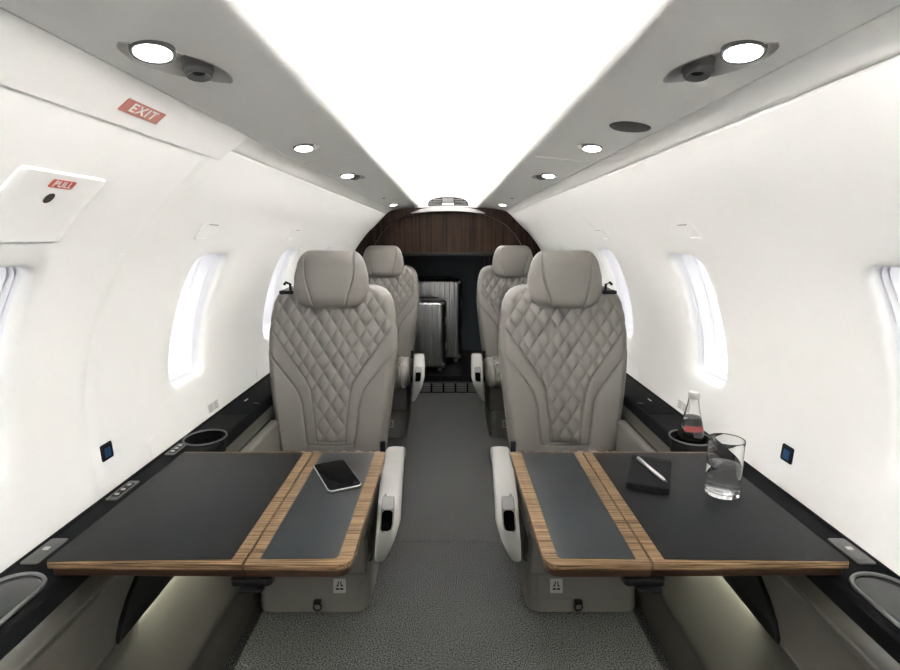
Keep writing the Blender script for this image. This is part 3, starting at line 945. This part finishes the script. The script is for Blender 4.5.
# ------------------------------------------------------------------ tables
def table(s_):
    what = 'a phone on it' if s_ < 0 else 'a notebook and glass on it'
    T = empty('folding_table', (s_*.40, 1.03, .615)); lo = Vector(T.location)
    tag(T, 'fold-out table with black leather top and walnut edges, %s' % what, 'table', 'fold-out cabin tables')
    ZT = .640
    def rr_poly(pts, rad, n=8):
        out = []
        for i, p in enumerate(pts):
            r = rad[i]; a = Vector(pts[i-1]); b = Vector(p); c = Vector(pts[(i+1) % len(pts)])
            if r <= 0: out.append(tuple(b)); continue
            d1 = (a-b).normalized(); d2 = (c-b).normalized()
            for k_ in range(n+1):
                t = k_/n; q = (b+d1*r)*(1-t)**2+b*2*t*(1-t)+(b+d2*r)*t*t; out.append(tuple(q))
        return out
    def L(pts): return [(s_*x-lo.x, y-lo.y) for x, y in pts]
    yn0, yn1 = .800, .806; yf = 1.276     # near edge inboard / outboard, far edge
    seam = .334
    def ynear(x): return yn0+(yn1-yn0)*max(0, (x-.16)/.48)**1.0
    outer_ = [(seam+.0016, ynear(seam)), (.658, ynear(.64)), (.656, yf), (seam+.0016, yf)]
    inner_ = [(.158, ynear(.158)), (seam-.0016, ynear(seam)), (seam-.0016, yf), (.154, yf)]
    for nm, P, rad, ins in (('outer_leaf', outer_, (0, .006, .006, 0), (seam+.023, .6385, .014, .016)), ('inner_leaf', inner_, (.028, 0, 0, .008), (.158+.024, seam-.023, .016, .018))):
        bm = bmesh.new(); zz = ZT-lo.z
        add_prism(bm, L(rr_poly(P, rad)), zz-.0105, zz, .0012)
        lf_ = bmlink(nm, bm, 'wood', T, angle=35)
        x0, x1, dn, df = ins
        Q = [(x0, ynear(x0)+dn), (x1, ynear(x1)+dn*(0.35 if nm == 'outer_leaf' else 1)), (x1, yf-(.008 if nm == 'outer_leaf' else .010)), (x0, yf-.010)]
        if nm == 'outer_leaf': Q = [(x0, ynear(x0)+.013), (x1+.0203, ynear(x1)+.003), (x1+.0183, yf-.009), (x0, yf-.009)]
        else: Q = [(x0, ynear(x0)+.018), (x1, ynear(x1)+.014), (x1, yf-.009), (x0, yf-.009)]
        prism('leather_inset', L(rr_poly(Q, (.012 if nm == 'inner_leaf' else .003,)+(.003,)*3)), zz-(.011 if nm == 'outer_leaf' else .001), zz+.0006, 'ttop' if nm == 'outer_leaf' else 'ttop_sheen', lf_, bev=.0004)
        # recessed lower tray
        cx = sum(p[0] for p in P)/4; cy = sum(p[1] for p in P)/4
        U = [(cx+(x-cx)*.965, cy+(y-cy)*.982) for x, y in P]
        if nm == 'outer_leaf': U[0] = (seam+.001, U[0][1]); U[3] = (seam+.001, U[3][1])
        else: U[1] = (seam-.001, U[1][1]); U[2] = (seam-.001, U[2][1])
        prism('lower_tray', L(rr_poly(U, rad)), zz-.0103, zz-.026, 'under', lf_, bev=.002)
    # latch under the hinge
    bm = bmesh.new(); zz = ZT-lo.z
    c = s_*(seam-.012)-lo.x
    add_prism(bm, rrect(c, .812-lo.y, .034, .016, .010), zz-.036, zz-.0255, .002)
    add_prism(bm, rrect(c+.004, .794-lo.y, .020, .012, .008), zz-.0385, zz-.0345, .001)
    bmlink('latch', bm, 'black', T)
    # support arm to the side panel
    bm = bmesh.new()
    add_box(bm, *sorted((s_*.62-lo.x, s_*.36-lo.x)), 1.08-lo.y, 1.13-lo.y, zz-.040, zz-.0245, .004)
    bmlink('support_arm', bm, 'dark', T)
table(-1); table(1)

# ------------------------------------------------------------------ things on the tables
ZI = .6408
# phone
def frame_xy(c0, c1, c2, c3):
    a = [Vector(p) for p in (c0, c1, c2, c3)]
    c = sum(a, Vector((0, 0)))/4; ax = ((a[3]-a[0])+(a[2]-a[1])); return c, math.atan2(ax.y, ax.x)
ph = empty('smartphone', (-.2465, 1.126, ZI), math.atan2(-.142, .070)+0.0)
tag(ph, 'black smartphone with a silver rim lying on the left table', 'phone')
prism('body', rrect(0, 0, .075, .037, .011), .0004, .0078, 'phonerim', ph, bev=.0022)
prism('screen', rrect(0, 0, .0728, .0348, .0095), .0072, .0084, 'gloss', ph, bev=.0004)
# notebook + pen
nb = empty('notebook', (.449, 1.131, ZI), R(-23)); tag(nb, 'small black closed notebook with elastic band on the right table', 'notebook')
prism('pages', rrect(0, 0, .0400, .0780, .002), .0015, .0115, 'placard', nb)
prism('cover', rrect(0, 0, .0425, .0805, .006), .0110, .0135, 'notebook', nb, bev=.0008)
prism('back_cover', rrect(0, 0, .0425, .0805, .006), .0002, .0020, 'notebook', nb, bev=.0006)
box('spine', -.0435, -.0395, -.0805, .0805, .0004, .0132, 'notebook', nb, .0012)
box('edge_flap', -.0415, .0415, -.0812, -.0775, .0006, .0130, 'notebook', nb, .0010)
box('elastic_band', -.0440, .0432, .060, .0635, .0002, .0148, 'black', nb, .0005)
pn = empty('pen', (.449, 1.128, ZI+.0148+.0042)); tag(pn, 'silver ballpoint pen lying across the black notebook', 'pen')
pn.rotation_euler = (0, 0, math.atan2(-.120, .016))
bm = bmesh.new(); add_tube(bm, [(-.062, 0, 0), (-.058, 0, 0), (.048, 0, 0), (.060, 0, 0)], [.0030, .0042, .0042, .0026], 16); bmlink('barrel', bm, 'silver', pn)
bm = bmesh.new(); add_tube(bm, [(.060, 0, 0), (.067, 0, 0)], [.0024, .0008], 12); bmlink('tip', bm, 'darkmetal', pn)
bm = bmesh.new(); add_box(bm, -.060, -.028, -.0012, .0012, .0042, .0056, .0004, 1); bmlink('clip', bm, 'silver', pn)

# drinking glass with water
g = empty('water_glass', (.569, 1.050, ZI)); tag(g, 'clear straight drinking glass half full of water on the right table', 'glass')
lathe('tumbler', [(0, .0003), (.0300, .0003), (.0315, .0006), (.0325, .0018), (.0328, .0035), (.0335, .05), (.0344, .110), (.03452, .1172), (.0343, .1186), (.0339, .1190), (.0335, .1186), (.0333, .1172), (.0332, .110), (.0323, .05), (.0319, .0145), (.0315, .0115), (.0300, .0095), (.0290, .0092), (0, .0090)], 'glass', g, 64)
lathe('water', [(0, .0086), (.0292, .0088), (.0303, .0091), (.0318, .0112), (.0322, .0145), (.0326, .05), (.0328, .0638), (.0322, .0640), (0, .064)], 'water', g, 64)
# bottle in the cup holder
bt = empty('glass_bottle', (.684, 1.452, .5625)); tag(bt, 'clear conical glass water bottle with red label in the right cup holder', 'bottle')
lathe('bottle_body', [(0, .0), (.034, .0), (.0375, .004), (.0378, .03), (.0345, .060), (.0270, .095), (.0200, .125), (.0158, .143), (.0140, .158), (.0140, .166), (.0126, .166), (.0126, .157), (.0144, .142), (.0186, .124), (.0256, .094), (.0331, .059), (.0362, .03), (.0358, .006), (0, .005)], 'glass', bt, 56)
lathe('water', [(0, .0046), (.0361, .0056), (.0365, .03), (.0334, .059), (.0259, .0935), (.0221, .110), (0, .110)], 'water', bt, 56)
lathe('bottle_cap', [(0, .182), (.0135, .182), (.0148, .180), (.0152, .166), (.0148, .163), (.0142, .163)], 'silver', bt, 40)
V = []; F = []; n_ = 24
for i in range(n_+1):
    a = R(-150)+R(120)*i/n_
    for z, r in ((.074, .0318), (.082, .0300), (.090, .0284)): V.append((r*math.cos(a), r*math.sin(a), z))
for i in range(n_):
    for q in (0, 1): F.append((3*i+q, 3*i+3+q, 3*i+4+q, 3*i+1+q))
pydata('bottle_label', V, F, 'redlabel', bt)

# ------------------------------------------------------------------ suitcases
def suitcase(x0, x1, y0, z0, h, dep, label, nrib):
    w = x1-x0; S = empty('suitcase', ((x0+x1)/2, y0, z0)); tag(S, label, 'suitcase', 'ribbed aluminium suitcases')
    bz = .035
    # ribbed shell: plan outline with ribs, swept vertically with rounded ends
    outl = []
    K = 400
    a, b, r = w/2, dep/2, .035
    base = rrect(0, dep/2, a, b, r, 14); base = resample(base+[base[0]], K+1)[:-1]
    levels = []
    Hs = h-bz
    for k_ in range(9): t = k_/8*PI/2; levels.append((.030*(1-math.sin(t)), bz+.030*(1-math.cos(t))))
    levels.append((0, bz+Hs/2))
    for k_ in range(9): t = k_/8*PI/2; levels.append((.030*(1-math.cos(t)), h-.030+.030*math.sin(t)))
    V = []; F = []
    pitch = w/nrib
    for li, (ins, z) in enumerate(levels):
        kx, ky = (a-ins)/a, (b-ins*.9)/b
        fade = max(0, 1-ins/.02)
        for (x, y) in base:
            yy = y-dep/2
            rib = 0
            if abs(x) < a-.028:
                ph_ = (x/pitch) % 1.0
                rib = .008*(1 if .12 < ph_ < .62 else 0)*fade
            X = x*kx; Yc = yy*ky
            Yc += -rib if Yc < 0 else rib
            V.append((X, Yc+dep/2, z))
    n = K
    for l in range(len(levels)-1):
        for i in range(n): F.append((l*n+i, l*n+(i+1) % n, (l+1)*n+(i+1) % n, (l+1)*n+i))
    F.append(tuple(range(n))); F.append(tuple(range((len(levels)-1)*n, len(levels)*n)))
    sh = pydata('shell', V, F, 'alu', S, angle=40)
    # closing frame round the middle
    bm = bmesh.new()
    fr = rrect(0, (bz+h)/2, w/2+.0025, Hs/2+.0025, .034, 8)
    add_tube(bm, [(x, dep/2-.006, z) for x, z in fr], .005, 6, closed=True); add_tube(bm, [(x, dep/2+.006, z) for x, z in fr], .005, 6, closed=True)
    bmlink('closing_frame', bm, 'darkmetal', S)
    for s_ in (-1, 1):
        for q in (.3, .68):
            box('latch', *sorted((s_*(w/2-.002), s_*(w/2+.009))), dep/2-.016, dep/2+.016, bz+Hs*q-.03, bz+Hs*q+.03, 'silver', S, .003)
    # corner guards on the front
    for s_ in (-1, 1):
        for top in (0, 1):
            bm = bmesh.new(); z_ = h-.022 if top else bz+.022
            bmesh.ops.create_uvsphere(bm, u_segments=16, v_segments=10, radius=.024)
            for v in bm.verts: v.co = Vector((s_*(w/2-.019)+v.co.x, .020+v.co.y, z_+v.co.z))
            bmlink('corner_guard', bm, 'alu', S)
    # top handle
    bm = bmesh.new(); add_tube(bm, [(-.10, dep*.5, h-.002), (-.095, dep*.5, h+.016), (.095, dep*.5, h+.016), (.10, dep*.5, h-.002)], .007, 10)
    bmlink('carry_handle', bm, 'black', S)
    bm = bmesh.new(); add_box(bm, -w*.34, w*.34, dep*.86, dep*.97, h-.004, h+.012, .004); bmlink('pull_handle', bm, 'black', S)
    for x in (-w/2+.045, w/2-.045):
        for y in (.045, dep-.045):
            bm = bmesh.new()
            add_box(bm, x-.018, x+.018, y-.016, y+.016, .030, .040, .003, 2)
            bh = bmlink('wheel_housing', bm, 'black', S)
            bm = bmesh.new()
            for dx in (-.008, .008):
                mx = Matrix.Translation((x+dx, y, .018)) @ Matrix.Rotation(PI/2, 4, 'Y')
                bmesh.ops.create_cone(bm, cap_ends=True, segments=24, radius1=.018, radius2=.018, depth=.011, matrix=mx)
            bmesh.ops.bevel(bm, geom=[e for e in bm.edges if e.calc_face_angle(0) > 1], offset=.002, segments=2, affect='EDGES')
            bmlink('wheel', bm, 'cup', bh)
suitcase(-.400, -.020, 4.13, .133, .560, .23, 'smaller ribbed aluminium suitcase standing in front of the larger one', 9)
suitcase(-.390, .112, 4.46, .133, .700, .27, 'larger ribbed aluminium suitcase standing behind the smaller one', 12)

# ------------------------------------------------------------------ things on the walls
def on_wall(side, y, z, hy, hs, r, d, m, name, parent=None, bev=.001, d0=.004):
    """rounded plate hugging the wall, proud by d towards the cabin"""
    s0 = s_of_z(z)
    pts0 = rrect(0, 0, hy, hs, r, 6)
    pts = resample(pts0+[pts0[0]], 73)[:-1]
    bm = bmesh.new(); nn = len(pts); rows = []
    for k_, (q, dd) in enumerate(((1, d0), (1, -d+bev), (1-bev/hs if hs > bev else 1, -d), (.8, -d), (.55, -d), (.3, -d), (.02, -d))):
        rows.append([bm.verts.new(WP(side, y+a*q, s0+b*q, dd)) for a, b in pts])
    for A, B in zip(rows, rows[1:]):
        for i in range(nn): bm.faces.new((A[i], A[(i+1) % nn], B[(i+1) % nn], B[i]))
    bm.faces.new(rows[-1])
    return bmlink(name, bm, m, parent, angle=40)

# exit handle cover
ph_ = on_wall(-1, .786, (1.159+1.2515)/2+.002, .086, .065, .006, .0042, 'wall', 'access_cover', bev=.0015)
tag(ph_, 'square white cover over the emergency exit handle on the left wall', 'cover')
on_wall(-1, .787, 1.2395, .0235, .0075, .003, .0050, 'red', 'red_label', ph_, bev=.0003, d0=-.003)
def wallmap(y, s0, d):
    return lambda c: WP(-1, y+c.x, s0+c.y, -d-c.z)
text_mesh('label_lettering', 'PULL', .0155, 'white', ph_, wallmap(.787, s_of_z(1.2395), .0052), bold=.0001)
on_wall(-1, .785, 1.2205, .0085, .0095, .0083, .0046, mat('dark_hole', (.02, .008, .006), .6), 'finger_hole', ph_, bev=.0003, d0=-.003)

# exit sign on the headliner
ex = empty('exit_sign', (-.4350, .815, 1.3396)); tag(ex, 'faded red EXIT sign stuck on the left headliner edge', 'sign')
exd = Vector((.020, 0, 1.3435-1.3280)).normalized(); exd = Vector((abs(exd.x), 0, abs(exd.z))); exn = Vector((exd.z, 0, -exd.x))
def exmap(x, y, z): return tuple(Vector((0, x, 0))+exd*y+exn*(z+.0005))
prism('sign_plate', rrect(0, 0, .048, .0112, .002), -.002, .0006, 'exitred', ex, f=exmap)
bm = bmesh.new()
# outlined frame and block letters drawn as pale strokes
def stroke(bm, pts, w=.0007):
    add_tube(bm, [exmap(x, y, .0007) for x, y in pts], w, 4)
text_mesh('sign_lettering', 'EXIT', .0215, 'white', ex, lambda c: exmap(c.x*1.35, c.y, c.z+.0011), bold=.0001)
bm.free()

for side in (-1, 1):
    nm = 'left' if side < 0 else 'right'
    o = on_wall(side, 1.131 if side < 0 else 1.136, .700 if side < 0 else .692, .0195, .0185, .004, .003, 'black', 'power_socket')
    tag(o, 'small black socket with a blue face on the %s wall' % nm, 'socket', 'wall sockets')
    on_wall(side, 1.131 if side < 0 else 1.136, .698 if side < 0 else .690, .0105, .0105, .002, .0036, 'blue', 'socket_face', o, bev=.0003, d0=-.002)
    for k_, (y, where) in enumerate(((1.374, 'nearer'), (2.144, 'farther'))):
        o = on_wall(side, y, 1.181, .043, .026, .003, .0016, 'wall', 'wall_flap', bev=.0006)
        for nm2, dz, hh, mm, dd in (('upper_shade_line', .0225, .0012, 'grey', .0020), ('lower_light_line', -.0225, .0020, 'wall', .0050)):  # edge shading of the flap: grey strip for shade, added white strip for light
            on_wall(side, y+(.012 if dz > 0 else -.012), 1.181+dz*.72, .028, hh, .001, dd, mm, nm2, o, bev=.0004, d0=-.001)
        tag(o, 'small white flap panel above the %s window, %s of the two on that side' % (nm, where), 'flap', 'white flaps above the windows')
        o = on_wall(side, y-.045, .640, .042, .022, .004, .0018, 'wall', 'return_air_plate', bev=.0007)
        tag(o, 'small white plate low on the %s wall just above the ledge, %s of two' % (nm, where), 'plate', 'white plates above the ledge')
        o = on_wall(side, 1.660+.77*k_, .636, .040, .014, .002, .0008, 'white', 'placard', bev=.0003)
        tag(o, 'tiny grey printed placard on the %s wall above the ledge, %s of two' % (nm, where), 'placard', 'printed placards above the ledge')
        bm = bmesh.new(); s0 = s_of_z(.636)
        for r_ in range(5):
            for (a, b) in ((-.036, -.004), (.002, .034-.006*(r_ % 2))):
                z_ = -.0105+.005*r_
                vs = [bm.verts.new(WP(side, 1.660+.77*k_+yy, s0+z_+ss_, -.0011)) for yy, ss_ in ((a, 0), (b, 0), (b, .0026), (a, .0026))]
                bm.faces.new(vs)
        bmlink('printed_lines', bm, 'placard', o, smooth=False)

# ------------------------------------------------------------------ ceiling fixtures
def headz(x):   # headliner underside height
    return interp([(.26, 1.3855), (.30, 1.3815), (.33, 1.3785), (.36, 1.374), (.385, 1.3705), (.40, 1.3663)], x)
def lathe_at(name, prof_, m, parent, loc, tilt=(0, 0, 0), n=40):
    from mathutils import Euler
    return lathe(name, prof_, m, parent, n, loc=loc, mx=Euler(tilt).to_matrix().to_4x4())
CUT = []
def leaf(s_, cx, y0, y1, hw, n=24):
    """eye-shaped outline along y, slightly skewed"""
    out = []
    sk = .026 if y1-y0 > .12 else 0
    for q in (1, -1):
        for i in (range(n+1) if q > 0 else range(n-1, 0, -1)):
            t = i/n; y = y0+(y1-y0)*t; w = hw*math.sin(PI*t)**.7
            out.append((s_*(cx+sk*(1-2*t))+q*w, y))
    return out
def reading_light(s_, yl, gas, label, k_):
    cx = .336; z = headz(cx)
    L = empty('reading_light', (s_*cx, yl, z)); tag(L, label, 'ceiling light', 'ceiling reading lights')
    if gas:
        y0, y1, hw = yl-.042, yl+.140, .033
    else:
        y0, y1, hw = yl-.044, yl+.044, .030
    pts = leaf(s_, cx, y0, y1, hw)
    loc = [(x-s_*cx, y-yl) for x, y in pts]
    CUT.append((s_, pts))
    tl = .11*s_
    # housing: open tray walls
    bm = bmesh.new(); n_ = len(loc)
    def hz(x): return headz(abs(x+s_*cx))-z
    r0 = [bm.verts.new((x*1.03, y*1.0, hz(x)-.0012)) for x, y in loc]
    r1 = [bm.verts.new((x, y, hz(x)-.0015)) for x, y in loc]
    r2 = [bm.verts.new((x*.98, y*.99, hz(x)+.004)) for x, y in loc]
    r3 = [bm.verts.new((x*.85, y*.92+.0*(yl), hz(x)+.020)) for x, y in loc]
    for A, B in ((r0, r1), (r1, r2), (r2, r3)):
        for i in range(n_): bm.faces.new((A[i], A[(i+1) % n_], B[(i+1) % n_], B[i]))
    bm.faces.new(r3)
    bmlink('housing', bm, 'cup', L, angle=35)
    b = lathe_at('lamp_bezel', [(.0225, .016), (.0240, .014), (.0243, -.0035), (.0233, -.0050), (.0205, -.0040), (.0195, .0)], 'grey', L, (s_*.004, -.012, -.003), (R(-9), tl, 0))
    lathe_at('lamp_lens', [(0, -.0046), (.0202, -.0042), (.0202, .006), (0, .006)], 'lamp', b, (s_*.004, -.012, -.003), (R(-9), tl, 0))
    if gas:
        nz = lathe_at('air_nozzle', [(.0200, .018), (.0200, .002), (.0180, .0005), (.0175, -.0045), (.0155, -.0065), (.0135, -.0058), (.0105, -.0030), (.0080, -.0015)], 'grey', L, (-s_*.004, .088, .002), (R(-8), tl, 0))
        lathe_at('nozzle_hole', [(0, -.001), (.0095, -.001), (.0095, .004)], 'black', nz, (-s_*.004, .088, .002), (R(-8), tl, 0), 24)
    return L
side_lab = {-1: 'left', 1: 'right'}
for s_ in (-1, 1):
    reading_light(s_, .682, True, 'large round ceiling light with air nozzle nearest the camera, %s side' % side_lab[s_], 0)
    reading_light(s_, 1.345, False, 'round ceiling light, second from the camera on the %s side' % side_lab[s_], 1)
    reading_light(s_, 1.905, True, 'round ceiling light with air nozzle, third from the camera on the %s side' % side_lab[s_], 2)
    reading_light(s_, 3.47, False, 'round ceiling light, farthest on the %s side beside the vent' % side_lab[s_], 3)
# holes in the headliner for the fixtures
for tname, side in (('trim_1', -1), ('trim_2', -1), ('trim_3', 1)):
    t = bpy.data.objects[tname]
    bm = bmesh.new(); any_ = False
    ys = [v.co.y for v in t.data.vertices]; lo_, hi_ = min(ys), max(ys)
    for s_, pts in CUT:
        if s_ != side: continue
        cy = sum(p[1] for p in pts)/len(pts)
        if not lo_ < cy < hi_: continue
        add_prism(bm, pts, 1.34, 1.41); any_ = True
    if any_:
        cut = bmlink('cutter', bm, 'black')
        md = t.modifiers.new('b', 'BOOLEAN'); md.operation = 'DIFFERENCE'; md.solver = 'EXACT'; md.object = cut
        baked(t); bpy.data.objects.remove(cut, do_unlink=True)
        if hasattr(t.data, 'set_sharp_from_angle'): t.data.set_sharp_from_angle(angle=R(48))
# speaker grille
z = headz(.352)
o = lathe('speaker_grille', [(0, -.0035), (.036, -.003), (.0385, -.0015), (.040, .001), (.040, .006)], 'mesh', None, 48, loc=(.352, 1.10, z), mx=Matrix.Rotation(R(7), 4, 'Y'))
tag(o, 'round dark speaker grille in the right side of the ceiling', 'speaker')
for s_ in (-1, 1):
    o = lathe('ceiling_sensor', [(0, -.003), (.007, -.0025), (.009, .0), (.009, .004)], 'grey', None, 24, loc=(s_*.34, 2.95, headz(.34)), mx=Matrix.Rotation(R(7)*s_, 4, 'Y'))
    tag(o, 'tiny round sensor on the %s side of the ceiling between the far lights' % side_lab[s_], 'sensor', 'ceiling sensors')

# ------------------------------------------------------------------ world, lights, camera
w = bpy.data.worlds.new('overcast_daylight'); sc.world = w; w.use_nodes = True
bg = w.node_tree.nodes['Background']; bg.inputs['Color'].default_value = (.97, .985, 1, 1); bg.inputs['Strength'].default_value = .75

cam = bpy.data.cameras.new('camera'); co = bpy.data.objects.new('camera', cam); col.objects.link(co); sc.camera = co
cam.sensor_width = 36; cam.lens = 36*541/900; cam.clip_start = .02
cam.shift_x = 2/900
co.location = (0, 0, EYE); co.rotation_euler = (R(80), 0, 0)

sc.view_settings.view_transform = 'Standard'; sc.view_settings.look = 'None'; sc.view_settings.gamma = 1
sc.view_settings.exposure = 1.06
sc.cycles.use_denoising = True
sc.cycles.max_bounces = 14; sc.cycles.diffuse_bounces = 8; sc.cycles.transmission_bounces = 10; sc.cycles.transparent_max_bounces = 10
sc.cycles.sample_clamp_indirect = 0
